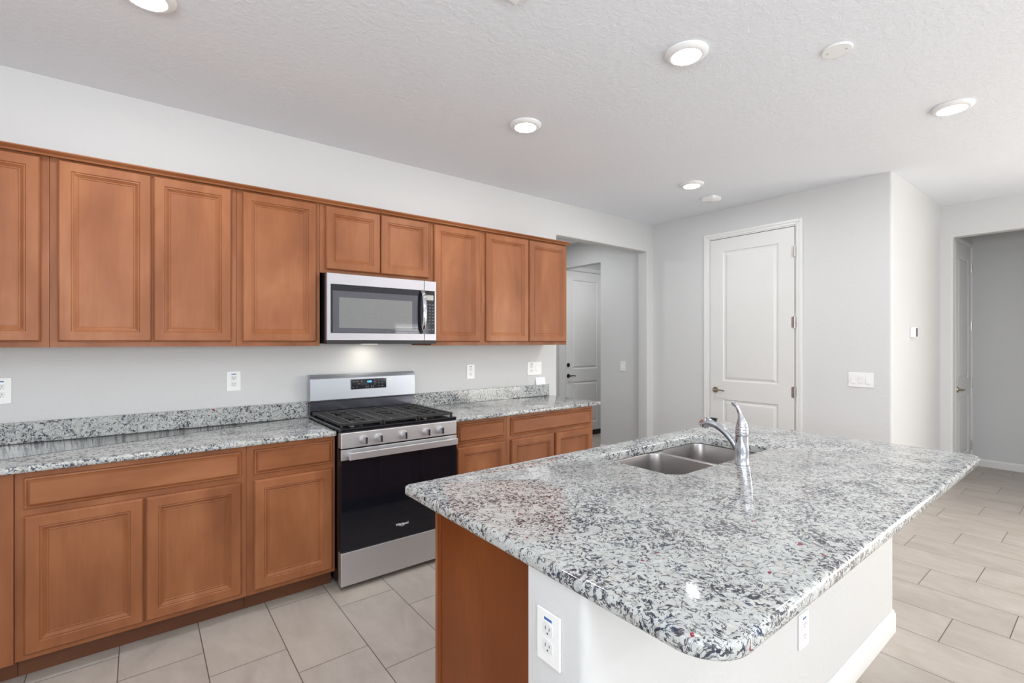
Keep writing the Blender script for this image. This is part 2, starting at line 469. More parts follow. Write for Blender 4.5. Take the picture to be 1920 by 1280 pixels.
# far wall with the alcove opening
bm = B()
YJ = -2.335
prism(bm, [(YS+.12, 0), (YJ, 0), (YJ, 2.443), (-3.45, 2.443), (-3.45, 0), (-4.2, 0), (-4.2, 2.40), (-6.8, 2.40), (-6.8, 0), (YF, 0), (YF, H), (YS+.12, H)], 'x', XH+0.0005, XH+.13)
edge_bevel(bm, lambda c: (near(c.x, XH+.0005) or near(c.x, XH+.13)) and ((near(c.y, YJ) or near(c.y, -3.45)) and c.z <= 2.4431), bul)
struct('wall_far', bm, M['wall'], 'far wall with the wide opening to the shaded alcove', 'wall', True)
bm = box(B(), XA, XA+.1, -3.9, -2.18, 0, H)
struct('wall_alcove', bm, M['wall'], 'shaded grey wall at the back of the alcove', 'wall')
bm = box(B(), XH+.1301, XA, -2.30, -2.18, 0, H)
struct('wall_alcove_door', bm, M['wall'], 'alcove wall that holds the half hidden white door', 'wall')
bm = box(B(), XH+.1301, XA, -4.0, -3.9, 0, H)
struct('wall_alcove_end', bm, M['wall'], 'unseen end wall added to keep the alcove dim', 'wall')  # added to close off the alcove so less light reaches it
bm = box(B(), 2.2, XA, YB, YB+.12, 0, H)
struct('wall_passage', bm, M['wall'], 'wall beyond the passage holding the white entry door', 'wall')
bm = box(B(), 2.08, 2.2, 0.137, YB, 0, H)
struct('wall_passage_end', bm, M['wall'], 'passage wall hidden behind the kitchen wall', 'wall')
bm = box(B(), 6.1, 6.2, YS+.121, YB, 0, H)
struct('wall_laundry', bm, M['wall'], 'far wall of the laundry room out of sight', 'wall')
# walls behind the camera, with windows
def wall_holes(bm, axis, c0, c1, u0, u1, holes):
    """axis 'y': wall in x-z plane between y=c0..c1; holes (ua, ub, za, zb) sorted along u"""
    def bx(a, b, z0, z1):
        if b-a < 1e-4 or z1-z0 < 1e-4: return
        if axis == 'y': box(bm, a, b, c0, c1, z0, z1)
        else: box(bm, c0, c1, a, b, z0, z1)
    cur = u0
    for a, b, z0, z1 in holes:
        bx(cur, a, 0, H); bx(a, b, 0, z0); bx(a, b, z1, H); cur = b
    bx(cur, u1, 0, H)
bm = B(); wall_holes(bm, 'y', YF-.12, YF, XL, XH+.13, [(-2.1, 1.1, 0.70, 2.40), (4.40, 5.30, 0.45, 1.85)])
struct('wall_front', bm, M['wall'], 'wall behind the photographer with the window and patio door', 'wall')
bm = B(); wall_holes(bm, 'x', XL-.12, XL, YF, 0.137, [(-6.0, -3.2, 0.85, 2.35)])
struct('wall_left', bm, M['wall'], 'wall to the left of the photographer with an added window', 'wall')
def window(name, axis, c, a, b, z0, z1, mull, label, blind=False):
    bm = B(); t = 0.05
    def bx(u0, u1, v0, v1, d0=-.07, d1=-.02):
        if axis == 'y': box(bm, u0, u1, c+d0, c+d1, v0, v1)
        else: box(bm, c+d0, c+d1, u0, u1, v0, v1)
    bx(a, b, z0, z0+t); bx(a, b, z1-t, z1); bx(a, a+t, z0+t, z1-t); bx(b-t, b, z0+t, z1-t)
    for q in mull: bx(q-t/2, q+t/2, z0+t, z1-t)
    fr = struct(name, bm, M['trim'], label, 'window')
    if blind:
        bm = B()
        for i in range(int((z1-z0-.1)/0.062)):
            z = z1-.08-i*.062
            prism(bm, [(c-.022, z-.016), (c-.021, z-.018), (c+.023, z+.016), (c+.022, z+.018)], 'x', a+.03, b-.03)
        obj('blind_slats', bm, M['trim'], fr)
window('window_1', 'y', YF, -2.1, 1.1, 0.70, 2.40, [-1.03, 0.03], 'wide white unseen window added behind the photographer for fill light')  # frame for the added fill light at the back
window('window_2', 'y', YF, 4.40, 5.30, 0.45, 1.85, [], 'white window with open horizontal blinds behind the photographer', True)
window('window_3', 'x', XL, -6.0, -3.2, 0.85, 2.35, [-4.6], 'white unseen window added for fill light to the left of the photographer')  # frame for the added fill light at the side
window('window_4', 'x', XH+.075, -6.8, -4.2, 0.08, 2.40, [-5.5], 'white framed sliding patio door in the far wall out of the picture')

# baseboards
def baseboard(name, axis, c, u0, u1, sgn, label, h=0.085):
    bm = B(); t = 0.014
    prof = [(0, 0), (t, 0), (t, h-.018), (t*.45, h-.004), (0, h)]
    if axis == 'y': prism(bm, [(c+sgn*q[0], q[1]) for q in prof], 'x', u0, u1)
    else: prism(bm, [(c+sgn*q[0], q[1]) for q in prof], 'y', u0, u1)
    return struct(name, bm, M['trim'], label, 'baseboard')
baseboard('baseboard_alcove', 'x', XA, -3.9, -2.32, -1, 'white baseboard along the shaded alcove wall')
baseboard('baseboard_passage', 'x', XP, 0.137, 0.80, -1, 'white baseboard on the passage wall beyond the opening')
baseboard('baseboard_right', 'x', XP, YS+.03, -1.60, -1, 'white baseboard right of the pantry door')
baseboard('baseboard_corner', 'x', XP, -0.63, -0.002, -1, 'white baseboard left of the pantry door')
baseboard('baseboard_side', 'y', YS, XP+.03, XH, -1, 'white baseboard under the thermostat wall')

# ------------------------------------------------------------------ doors
def lever(parent, base, axis, direction, mat, deadbolt=None):
    """rosette + lever on a door face.  axis 'x' = door faces -x (lever runs along -y), 'y' = faces -y (lever runs along +x)"""
    b = Vector(base)
    nrm = Vector((-1, 0, 0)) if axis == 'x' else Vector((0, -1, 0))
    run = Vector(direction)
    bm = B()
    lathe(bm, b, axis, [(0.031, 0.0), (0.031, 0.004 if axis == 'y' else -0.004), (0.026, 0.011 if axis == 'y' else -0.011), (0.012, 0.013 if axis == 'y' else -0.013), (0.011, 0.042 if axis == 'y' else -0.042)], 24)
    pts = [b+nrm*0.042-run*0.008, b+nrm*0.047+run*0.02, b+nrm*0.046+run*0.055+Vector((0, 0, .003)), b+nrm*0.044+run*0.09, b+nrm*0.043+run*0.112+Vector((0, 0, -.004))]
    tube(bm, catmull(pts, 4), [(0.011 if i < 6 else 0.007, 0.010 if i < 6 else 0.007) for i in range(17)], 10)
    return obj('door_handle', bm, mat, parent, True)
def panel_door(name, axis, c, u0, u1, ztop, casing, hand, label, mat_h, hinge_u, lev_u, lev_dir, deadbolt=False, hinges=True, zlift=0.012):
    """two-panel door with casing.  axis 'x': wall plane x=c, faces -x, u=y.  axis 'y': wall plane y=c, faces -y, u=x"""
    base = ((c, (u0+u1)/2, 0) if axis == 'x' else ((u0+u1)/2, c, 0))
    root = thing(name, base, label, 'door', kind='structure')
    th = 0.012
    bm = B()
    # slab face assembled around two moulded panels
    def P(u, v, d): return (c-d, u, v) if axis == 'x' else (u, c-d, v)
    w_ = u1-u0
    pu0, pu1 = u0+0.14*w_/0.815, u1-0.14*w_/0.815
    panels = [(0.20, 0.825), (1.01, ztop-0.13)]
    def quad(a, b, z0, z1, d):
        bm.faces.new([bm.verts.new(P(*q, d)) for q in ((a, z0), (b, z0), (b, z1), (a, z1))])
    zs = [zlift, panels[0][0], panels[0][1], panels[1][0], panels[1][1], ztop]
    quad(u0, pu0, zlift, ztop, th); quad(pu1, u1, zlift, ztop, th)
    for k in (0, 2, 4): quad(pu0, pu1, zs[k], zs[k+1], th)
    for z0, z1 in panels:
        lp = []
        for ins, d in ((0, th), (0.010, th-.009), (0.022, th-.010), (0.040, th-.002), (0.048, th-.001)):
            lp.append([P(pu0+ins, z0+ins, d), P(pu1-ins, z0+ins, d), P(pu1-ins, z1-ins, d), P(pu0+ins, z1-ins, d)])
        rings(bm, lp, False, True)
    for a, b in (((u0, zlift), (u0, ztop)), ((u0, ztop), (u1, ztop)), ((u1, ztop), (u1, zlift)), ((u1, zlift), (u0, zlift))):
        bm.faces.new([bm.verts.new(P(*q)) for q in ((*a, th), (*b, th), (*b, 0.001), (*a, 0.001))])
    bmesh.ops.remove_doubles(bm, verts=bm.verts, dist=1e-5)
    obj('door_slab', bm, M['door'], root)
    # casing: jamb reveal plus moulded casing, mitred by overlap
    bm = B(); g = 0.006; cw = casing
    def cas(a0, a1, z0, z1, d):  # flat strip
        if axis == 'x': box(bm, c-d, c-0.0005, a0, a1, z0, z1, 0.002, 1)
        else: box(bm, a0, a1, c-d, c-0.0005, z0, z1, 0.002, 1)
    for (o0, o1, d) in ((g, g+.012, 0.010), (g+.012, cw*.62, 0.016), (cw*.62, cw, 0.021)):
        cas(u0-o1, u0-o0, 0, ztop+o1, d); cas(u1+o0, u1+o1, 0, ztop+o1, d); cas(u0-o0, u1+o0, ztop+o0, ztop+o1, d)
    obj('door_casing', bm, M['trim'], root)
    bm = B()
    for (a0, a1, z0, z1) in ((u0-g, u0, 0, ztop+g), (u1, u1+g, 0, ztop+g), (u0, u1, ztop, ztop+g)):
        if axis == 'x': box(bm, c-.003, c-.0005, a0, a1, z0, z1)
        else: box(bm, a0, a1, c-.003, c-.0005, z0, z1)
    obj('shadow_gap', bm, M['black_matte'], root)
    if hinges:
        for z in (2.235, 1.59, 0.95, 0.25):
            bm = B()
            ct = P(hinge_u, z-.05, th+.004)
            lathe(bm, ct, 'z', [(0.0075, 0), (0.0075, 0.1)], 12)
            lathe(bm, ct, 'z', [(0.005, -.006), (0.005, 0.106)], 10)
            s = 1 if hinge_u > (u0+u1)/2 else -1
            for a, b, d in ((0.002, 0.012, th+.003), (-0.028, -0.002, th+.0015)):
                lo, hi = sorted((hinge_u+s*a, hinge_u+s*b))
                if axis == 'x': box(bm, c-d, c-0.001, lo, hi, z-.05, z+.05)
                else: box(bm, lo, hi, c-d, c-0.001, z-.05, z+.05)
            obj('hinge', bm, M['hinge'], root, True)
    lever(root, P(lev_u, 0.917, th), axis, lev_dir, mat_h)
    if deadbolt:
        bm = B()
        s = 1 if axis == 'y' else -1
        lathe(bm, P(lev_u, 1.075, th), axis, [(0.031, 0), (0.031, s*.006), (0.024, s*.014), (0.010, s*.015), (0.010, s*.028), (0.004, s*.03)], 24)
        obj('deadbolt', bm, mat_h, root, True)
    return root
panel_door('door_1', 'x', XP, -1.530, -0.712, 2.462, 0.066, 1, 'tall white two panel pantry door behind the island', M['nickel'], -1.533, -0.775, (0, -1, 0))
d2 = panel_door('door_2', 'y', YB, 4.872, 5.682, 2.452, 0.060, 1, 'white entry door with dark bronze lever and deadbolt seen through the passage', M['bronze'], 5.685, 4.925, (1, 0, 0), deadbolt=True, zlift=0.075)
obj('door_sweep', box(B(), 4.872, 5.682, YB-.02, YB-.001, 0.005, 0.073), M['black_matte'], d2)
panel_door('door_3', 'y', -2.30, 6.60, 7.37, 2.44, 0.058, 1, 'white door with nickel hinges half hidden inside the alcove', M['nickel'], 7.373, 6.665, (1, 0, 0))

# ------------------------------------------------------------------ cabinets
DOOR = [(0.0, .0120), (0.0045, .0180), (0.0070, .0200), (0.046, .0200), (0.0495, .0155), (0.0545, .0160), (0.0565, .0135), (0.066, .0065), (0.0685, .0075), (0.0715, .0075), (0.0735, .0050)]
DRAW = [(0.0, .0070), (0.003, .0115), (0.0085, .0125), (0.0105, .0100), (0.0125, .0125), (0.021, .0200)]
def cab_door(parent, x0, x1, z0, z1, y, sgn=-1, label=None):
    o = obj('door', nested(B(), x0, x1, z0, z1, y, DOOR, 0.0, 'y', sgn), M['wood'], parent)
    return o
def cab_drawer(parent, x0, x1, z0, z1, y, sgn=-1):
    return obj('drawer_front', nested(B(), x0, x1, z0, z1, y, DRAW, 0.0, 'y', sgn), M['wood_h'], parent)
def face_frame(parent, x0, x1, z0, z1, y0, y1, openings):
    """solid-looking frame: outline minus door openings, as boxes on a grid"""
    bm = B()
    xs = sorted({x0, x1, *[o[0] for o in openings], *[o[1] for o in openings]})
    zs = sorted({z0, z1, *[o[2] for o in openings], *[o[3] for o in openings]})
    # merge vertically where possible by making stiles full height
    for xa, xb in zip(xs[:-1], xs[1:]):
        run = None
        for za, zb in zip(zs[:-1], zs[1:]):
            mx, mz = (xa+xb)/2, (za+zb)/2
            solid = not any(o[0] < mx < o[1] and o[2] < mz < o[3] for o in openings)
            if solid:
                run = (run[0], zb) if run else (za, zb)
            if (not solid or zb == zs[-1]) and run:
                box(bm, xa, xb, y0, y1, run[0], run[1]); run = None
    return obj('face_frame', bm, M['wood'], parent)
YFU = -0.31      # upper face frame front
def upper(x0, x1, z0, z1, doors, label, dz=(0.027, 0.024)):
    root = thing('upper_cabinet', ((x0+x1)/2, 0, z0), label, 'cabinet', 'stained upper wall cabinets')
    bm = B(); t = 0.016
    for q in ((x0, x0+t, YFU+.02, -.001, z0, z1), (x1-t, x1, YFU+.02, -.001, z0, z1), (x0+t, x1-t, YFU+.02, -.001, z0+.012, z0+.028),
              (x0+t, x1-t, YFU+.02, -.001, z1-t, z1), (x0+t, x1-t, -.012, -.001, z0+.028, z1-t)):
        box(bm, *q)
    obj('carcass', bm, M['wood'], root)
    ops = [(a+.012, b-.012, z0+dz[0]+.012, z1-dz[1]-.012) for a, b in doors]
    face_frame(root, x0+.0008, x1-.0008, z0, z1, YFU, YFU+.02, ops)
    for a, b in doors: cab_door(root, a, b, z0+dz[0], z1-dz[1], YFU)
    return root
ZU0, ZU1 = 1.384, 2.286
upper(-1.16, -.333, ZU0, ZU1, [(-1.13, -.752), (-.744, -.362)], 'leftmost upper cabinet, cut off by the edge of the picture')
upper(-.333, .430, ZU0, ZU1, [(-.304, .0465), (.0545, .403)], 'two door upper cabinet above the outlet left of the range')
upper(.430, .883, ZU0, ZU1, [(.458, .860)], 'single door upper cabinet immediately left of the microwave')
upper(.883, 1.657, 1.842, ZU1, [(.916, 1.270), (1.2745, 1.632)], 'short two door upper cabinet on top of the microwave', (0.022, 0.024))
upper(1.657, 2.102, ZU0, ZU1, [(1.676, 2.075)], 'single door upper cabinet immediately right of the microwave')
upper(2.102, 3.014, ZU0, ZU1, [(2.130, 2.563), (2.572, 3.002)], 'two door upper cabinet at the end beside the passage opening')
bm = B()
prism(bm, [(-.3305, ZU1-.018), (-.337, ZU1-.018), (-.342, ZU1-.010), (-.352, ZU1-.004), (-.358, ZU1+.001), (-.358, ZU1+.006), (-.30, ZU1+.006), (-.30, ZU1+.0005), (-.3305, ZU1+.0005)], 'x', -1.17, 3.020)
prism(bm, [(-.300, ZU1+.0005), (-.300, ZU1+.006), (-.002, ZU1+.006), (-.002, ZU1+.0005)], 'x', 3.006, 3.020)
tag(obj('crown_molding', bm, M['wood_h']), 'thin stained molding strip along the tops of the upper cabinets', 'molding')

YFL = -0.60
def lower(x0, x1, doors, drawers, label, blank=False, endpanel=False):
    root = thing('base_cabinet', ((x0+x1)/2, -.3, 0), label, 'cabinet', 'stained base cabinets along the wall')
    bm = B(); t = 0.016; zt = 0.8745
    for q in ((x0, x0+t, YFL+.02, -.001, .095, zt), (x1-t, x1, YFL+.02, -.001, .095, zt), (x0+t, x1-t, YFL+.02, -.001, .10, .116),
              (x0+t, x1-t, -.012, -.001, .116, zt)):
        box(bm, *q)
    obj('carcass', bm, M['wood'], root)
    if blank:
        face_frame(root, x0+.0008, x1-.0008, .095, zt, YFL-.012, YFL+.02, [])
    else:
        ops = [(a+.012, b-.012, .13, .67) for a, b in doors]+[(a+.012, b-.012, .73, .83) for a, b in drawers]
        face_frame(root, x0+.0008, x1-.0008, .095, zt, YFL, YFL+.02, ops)
    for a, b in doors: cab_door(root, a, b, .118, .689, YFL)
    for a, b in drawers: cab_drawer(root, a, b, .718, .848, YFL)
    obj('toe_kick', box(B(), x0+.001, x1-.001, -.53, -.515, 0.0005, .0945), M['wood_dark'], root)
    return root
lower(-1.05, -.406, [], [], 'plain stained base panel at the left edge of the picture', True)
lower(-.406, .434, [(-.377, .013), (.021, .410)], [(-.378, .410)], 'wide two door base cabinet left of the range')
lower(.434, .884, [(.468, .866)], [(.468, .868)], 'narrow single door base cabinet touching the left side of the range')
lower(1.657, 2.125, [(1.694, 2.104)], [(1.696, 2.098)], 'narrow single door base cabinet touching the right side of the range')
lower(2.125, 3.040, [(2.157, 2.583), (2.600, 3.016)], [(2.157, 3.012)], 'wide two door base cabinet at the passage end of the counter')

# ------------------------------------------------------------------ counters
def slab(outline, z0, z1, rt, rb, hole=None):
    """countertop with eased edges; outline CCW, hole CCW"""
    bm = B(); prof = []
    for i in range(5):
        a = (PI/2)*i/4; prof.append((rb-rb*math.sin(a), z0+rb-rb*math.cos(a)))
    for i in range(6):
        a = (PI/2)*i/5; prof.append((rt-rt*math.cos(a), z1-rt+rt*math.sin(a)))
    lp = [[(*q, z) for q in offset2(outline, ins)] for ins, z in prof]
    vv = rings(bm, lp, hole is None, hole is None)
    if hole:
        hp = [(0.004, z1), (0.001, z1-.0015), (0, z1-.005), (0, z0)]
        hl = [[(*q, z) for q in offset2(hole, -ins)] for ins, z in hp]
        hv = rings(bm, hl, False, False)
        for outer, inner in ((vv[-1], hv[0]), (vv[0], hv[-1])):
            es = []
            for lst in (outer, inner):
                for i in range(len(lst)):
                    e = bm.edges.get((lst[i], lst[(i+1) % len(lst)]))
                    es.append(e)
            bmesh.ops.triangle_fill(bm, use_beauty=True, use_dissolve=False, edges=es)
    return bm
ZC = 0.904
tag(obj('countertop', slab(rrect(-1.10, .884, -.643, -.001, (.004, .012, .003, .003)), .875, ZC, .011, .008), M['granite'], smooth=True), 'speckled granite countertop left of the range', 'countertop', 'granite wall counters')
tag(obj('countertop', slab(rrect(1.657, 3.092, -.655, -.001, (.010, .02, .003, .003)), .875, ZC, .011, .008), M['granite'], smooth=True), 'speckled granite countertop right of the range', 'countertop', 'granite wall counters')
def splash(x0, x1, label):
    bm = box(B(), x0, x1, -.020, -.001, ZC+.0003, 1.009, .002, 2)
    tag(obj('backsplash', bm, M['granite']), label, 'backsplash', 'low granite backsplashes')
splash(-1.10, .884, 'low granite backsplash strip left of the range')
splash(1.657, 3.072, 'low granite backsplash strip right of the range')

# ------------------------------------------------------------------ island
IX1, IX2, IY1, IY2, ZI0, ZI1 = .738, 2.972, -1.8175, -2.998, .866, .903
SX0, SX1, SY0, SY1 = 1.592, 2.380, -2.352, -1.955
hole = rrect(SX0, SX1, SY0, SY1, .065, 8)
tag(obj('island_countertop', slab(rrect(IX1, IX2, IY2, IY1, (.095, .06, .02, .018), 12), ZI0, ZI1, .013, .011, hole), M['granite'], smooth=True), 'large speckled granite countertop with rounded corners on the island', 'countertop')
KX0, KX1, KY0, KY1 = .747, 2.915, -2.690, -2.500
bm = B()
prism(bm, fillet(fillet([(KX0, KY0), (KX1, KY0), (KX1, KY1), (KX0, KY1)], {1}, .018), {0}, .022), 'z', 0, ZI0-.0005)
struct('wall_island', bm, M['wall'], 'white half wall carrying the overhanging side of the island countertop', 'wall', True)
bm = B(); t = .014; h = .105
path = [(KX1+t, KY1), (KX1+t, KY0-t), (KX0-t, KY0-t), (KX0-t, KY1)]
def off_path(d):
    e = d
    return [(KX1+e, KY1), (KX1+e, KY0-e), (KX0-e, KY0-e), (KX0-e, KY1)]
def oround(d):
    a = off_path(d)
    full = [(KX0-d, KY0-d), (KX1+d, KY0-d), (KX1+d, KY1), (KX0-d, KY1)]
    r = .018+d
    return fillet(fillet(full, {1}, r), {0}, r)
loops = [[(*q, z) for q in oround(d)] for d, z in ((t, 0.0005), (t, h-.022), (t*.5, h-.006), (0.001, h), (0.0003, 0.0005))]
rings(bm, loops+[loops[0]], False, False)
struct('baseboard_island', bm, M['trim'], 'white baseboard around the foot of the island half wall', 'baseboard', True)

isl = thing('island_cabinet', (1.84, -2.22, 0), 'stained island cabinet with plain end panel under the large countertop', 'cabinet')
CX0, CX1, CY0, CY1 = .816, 2.880, -2.498, -1.928
bm = B()
prism(bm, [(CY0, .0005), (CY1, .0005), (CY1, ZI0-.001), (CY0, ZI0-.001)], 'x', CX0, CX0+.018)
box(bm, CX0-.0035, CX0+.014, CY1-.022, CY1, .0005, ZI0-.001, .0015, 1)
obj('end_panel', bm, M['wood_panel'], isl)
bm = B()
prism(bm, [(CY0, .0005), (CY1, .0005), (CY1, ZI0-.001), (CY0, ZI0-.001)], 'x', CX1-.018, CX1)
obj('end_panel', bm, M['wood_panel'], isl)
bm = B(); box(bm, CX0+.019, CX1-.019, CY0, CY1-.06, .10, .116); box(bm, CX0+.019, CX1-.019, CY0, CY0+.012, .117, ZI0-.001)
obj('carcass', bm, M['wood'], isl)
ds = [(.84, 1.19), (1.20, 1.56), (1.60, 1.985), (1.995, 2.38), (2.42, 2.85)]
face_frame(isl, CX0+.0005, CX1-.0005, .095, ZI0-.001, CY1+.0005, CY1+.02, [(a+.012, b-.012, .13, .66) for a, b in ds]+[(a+.012, b-.012, .73, .82) for a, b in ds])
for a, b in ds:
    cab_door(isl, a, b, .118, .680, CY1+.02, 1); cab_drawer(isl, a, b, .712, .838, CY1+.02, 1)
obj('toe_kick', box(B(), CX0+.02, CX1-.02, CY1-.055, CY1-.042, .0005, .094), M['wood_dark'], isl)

# sink
snk = thing('sink', ((SX0+SX1)/2, (SY0+SY1)/2, ZI0-.2), 'stainless steel double bowl sink set under the island countertop', 'sink')
def bowl(x0, x1, y0, y1, ztop, depth, r):
    bm = B()
    lp = []
    out = rrect(x0, x1, y0, y1, r, 8)
    lp.append([(*q, ztop) for q in offset2(out, -.010)])
    lp.append([(*q, ztop) for q in offset2(out, -.004)])
    lp.append([(*q, ztop-.0015) for q in offset2(out, -.001)])
    lp.append([(*q, ztop-.006) for q in out])
    for ins, dz in ((.008, depth*.6), (.014, depth-.03), (.022, depth-.012), (.040, depth)):
        lp.append([(*q, ztop-dz) for q in offset2(out, ins)])
    rings(bm, lp, False, True)
    return bm
ZS = ZI0-.003
XD = 2.022
obj('bowl', bowl(SX0-.004, XD-.017, SY0-.004, SY1+.004, ZS, .19, .068), M['sink'], snk, True)
obj('bowl', bowl(XD+.017, SX1+.004, SY0-.004, SY1+.004, ZS, .19, .068), M['sink'], snk, True)
bm = B()
fo = rrect(SX0-.025, SX1+.025, SY0-.022, SY1+.022, .075, 8)
fi1 = rrect(SX0-.004, XD-.017, SY0-.004, SY1+.004, .068, 8); fi2 = rrect(XD+.017, SX1+.004, SY0-.004, SY1+.004, .068, 8)
fl = []
for lst in (fo, offset2(fi1, -.009), offset2(fi2, -.009)):
    vs2 = [bm.verts.new((*q, ZS-.0004)) for q in lst]
    fl += [bm.edges.new((vs2[i], vs2[(i+1) % len(vs2)])) for i in range(len(vs2))]
bmesh.ops.triangle_fill(bm, use_beauty=True, use_dissolve=False, edges=fl)
obj('flange', bm, M['sink'], snk)
for cx in ((SX0+XD)/2-.008, (SX1+XD)/2+.008):
    bm = B(); lathe(bm, (cx, -2.13, ZS-.1898), 'z', [(.043, 0), (.043, .002), (.036, .003), (.030, .0008)], 28)
    obj('drain', bm, M['chrome'], snk, True)

# faucet
FX, FY = 1.966, -2.416
fau = thing('faucet', (FX, FY, ZI1), 'chrome single lever kitchen faucet standing behind the island sink', 'faucet')
bm = B()
lathe(bm, (FX, FY, ZI1), 'z', [(.030, .0002), (.030, .003), (.0285, .008), (.0275, .05), (.0255, .118)], 36)
obj('body', bm, M['chrome'], fau, True)
bm = B()
lathe(bm, (FX, FY, ZI1), 'z', [(.0225, .1182), (.0255, .119), (.0262, .123), (.0262, .139), (.0255, .142), (.0225, .1425), (.0225, .145), (.0257, .1455), (.0257, .152), (.024, .155)], 36)
obj('collar', bm, M['chrome'], fau, True)
bm = B()
pts = catmull([(FX, FY, ZI1+.1552), (FX, FY+.001, ZI1+.178), (FX, FY+.006, ZI1+.200), (FX, FY+.013, ZI1+.221), (FX, FY+.024, ZI1+.240), (FX, FY+.042, ZI1+.252)], 6)
rr_ = [.0242, .0235, .0228, .022, .021, .0198, .0185, .0172, .0158, .0145, .0132, .012, .011, .0102, .0096, .0092, .0089, .0087, .0086, .0086, .0087, .0088, .0090, .0092, .0093, .0094, .0094, .0092, .0088, .008, .0055]
tube(bm, pts, [(a, a if i < 14 else a*.8) for i, a in enumerate(rr_)], 20)
obj('handle', bm, M['chrome'], fau, True)
bm = B()
sp = catmull([(FX, FY+.010, ZI1+.048), (FX, FY+.035, ZI1+.084), (FX, FY+.066, ZI1+.117), (FX, FY+.102, ZI1+.142), (FX, FY+.132, ZI1+.153)], 6)
tube(bm, sp, [(.0165-.0025*math.sin(PI*i/24), .0155-.002*math.sin(PI*i/24)) for i in range(25)], 18)
obj('spout', bm, M['chrome'], fau, True)
bm = B()
sp = catmull([(FX, FY+.108, ZI1+.1455), (FX, FY+.132, ZI1+.154), (FX, FY+.152, ZI1+.155), (FX, FY+.166, ZI1+.147), (FX, FY+.172, ZI1+.138)], 5)
tube(bm, sp, [(.0165+.0085*math.sin(PI*min(i, 15)/26), .0155+.0065*math.sin(PI*min(i, 15)/26)) for i in range(21)], 18)
sh = obj('spray_head', bm, M['chrome'], fau, True)
bm = B(); box(bm, FX-.007, FX+.007, FY+.108, FY+.138, ZI1+.166, ZI1+.177, .003, 2)
obj('spray_button', bm, M['black_matte'], sh)

# ------------------------------------------------------------------ range
RX0, RX1 = .887, 1.645
rg = thing('range', ((RX0+RX1)/2, -.35, 0), 'stainless steel gas range with black oven door between the base cabinets', 'range')
bm = B(); box(bm, RX0+.004, RX1-.004, -.640, -.03, .03, .895)
obj('body', bm, M['black'], rg)
for fx in (RX0+.06, RX1-.06):
    for fy in (-.60, -.08):
        bm = B(); lathe(bm, (fx, fy, .0005), 'z', [(.018, 0), (.018, .0295)], 14); obj('foot', bm, M['black_matte'], rg)
# cooktop
bm = B(); box(bm, RX0, RX1, -.684, -.055, .8955, .918, .005, 2)
obj('cooktop', bm, M['black'], rg)
bm = B(); box(bm, RX0+.002, RX1-.002, -.690, -.641, .806, .8945, .004, 2)
obj('control_panel', bm, M['steel'], rg)
for kx in (1.022, 1.112, 1.268, 1.423, 1.520):
    k = obj('knob', lathe(B(), (kx, -.690, .846), 'y', [(.0235, 0), (.0235, .004), (.021, .007), (.0195, .026), (.018, .028)], 28), M['steel'], rg, True)
    bm = B(); box(bm, kx-.0055, kx+.0055, -.732, -.7175, .826, .866, .002, 2)
    obj('knob_grip', bm, M['dark_steel'], k)
# oven door
bm = B(); box(bm, RX0+.002, RX1-.002, -.684, -.641, .225, .800, .004, 2)
door = obj('oven_door', bm, M['black'], rg)
bm = B(); box(bm, RX0+.003, RX1-.003, -.690, -.6845, .226, .739, .001, 1)
obj('door_glass', bm, M['oven_glass'], door)
bm = B(); box(bm, RX0+.002, RX1-.002, -.691, -.6845, .7405, .800, .002, 2)
obj('door_band', bm, M['steel'], door)
bm = B()
box(bm, .922, 1.624, -.738, -.722, .747, .787, .003, 2)
for hx in (.930, 1.594): box(bm, hx, hx+.022, -.7225, -.6905, .757, .780, .002, 1)
obj('oven_handle', bm, M['steel'], door)
obj('brand_lettering', text_at('Whirlpool', .0195, (1.258, -.6905, .3050)), M['logo'], door)
bm = B()
cp = [(1.236+.046*t, -.6903, .2975-.007*math.sin(PI*t)+.004*t) for t in [i/12 for i in range(13)]]
tube(bm, cp, [.0002+.0006*math.sin(PI*i/12) for i in range(13)], 6)
obj('brand_swoosh', bm, M['logo'], door)
bm = B(); box(bm, RX0+.002, RX1-.002, -.690, -.641, .030, .2195, .004, 2)
obj('storage_drawer', bm, M['steel'], rg)
# backguard
bm = B(); box(bm, RX0+.002, RX1-.002, -.062, -.028, .9185, 1.006, .002, 1)
obj('backguard_lower', bm, M['dark_steel'], rg)
bm = B()
prism(bm, [(-.084, 1.018), (-.078, 1.160), (-.070, 1.178), (-.055, 1.187), (-.024, 1.187), (-.024, 1.010), (-.080, 1.010)], 'x', RX0+.001, RX1-.001)
bg = obj('backguard', bm, M['steel_blue'], rg)
obj('trim_gap', box(B(), RX0+.004, RX1-.004, -.074, -.026, 1.0065, 1.0095), M['black_matte'], rg)
bm = B(); box(bm, 1.158, 1.414, -.0880, -.0790, 1.079, 1.148, .001, 1)
dp = obj('display', bm, M['lcd'], rg)
obj('clock_digits', text_at('4:05', .020, (1.288, -.0884, 1.128)), M['led_blue'], dp)
for (tx, tz, tw) in [(1.175, 1.133, .02), (1.20, 1.133, .014), (1.232, 1.133, .012), (1.212, 1.116, .012), (1.172, 1.094, .012), (1.198, 1.094, .01), (1.328, 1.137, .01), (1.328, 1.124, .022), (1.328, 1.108, .012), (1.355, 1.135, .012), (1.382, 1.135, .012), (1.357, 1.116, .009), (1.382, 1.116, .009), (1.357, 1.094, .012), (1.384, 1.094, .016)]:
    obj('key_legend', box(B(), tx-tw/2, tx+tw/2, -.0884, -.0881, tz-.0022, tz+.0022), M['legend'], dp)
for tx in (1.265, 1.278, 1.302, 1.315): obj('key_legend', box(B(), tx-.003, tx+.003, -.0884, -.0881, 1.087, 1.100), M['legend'], dp)
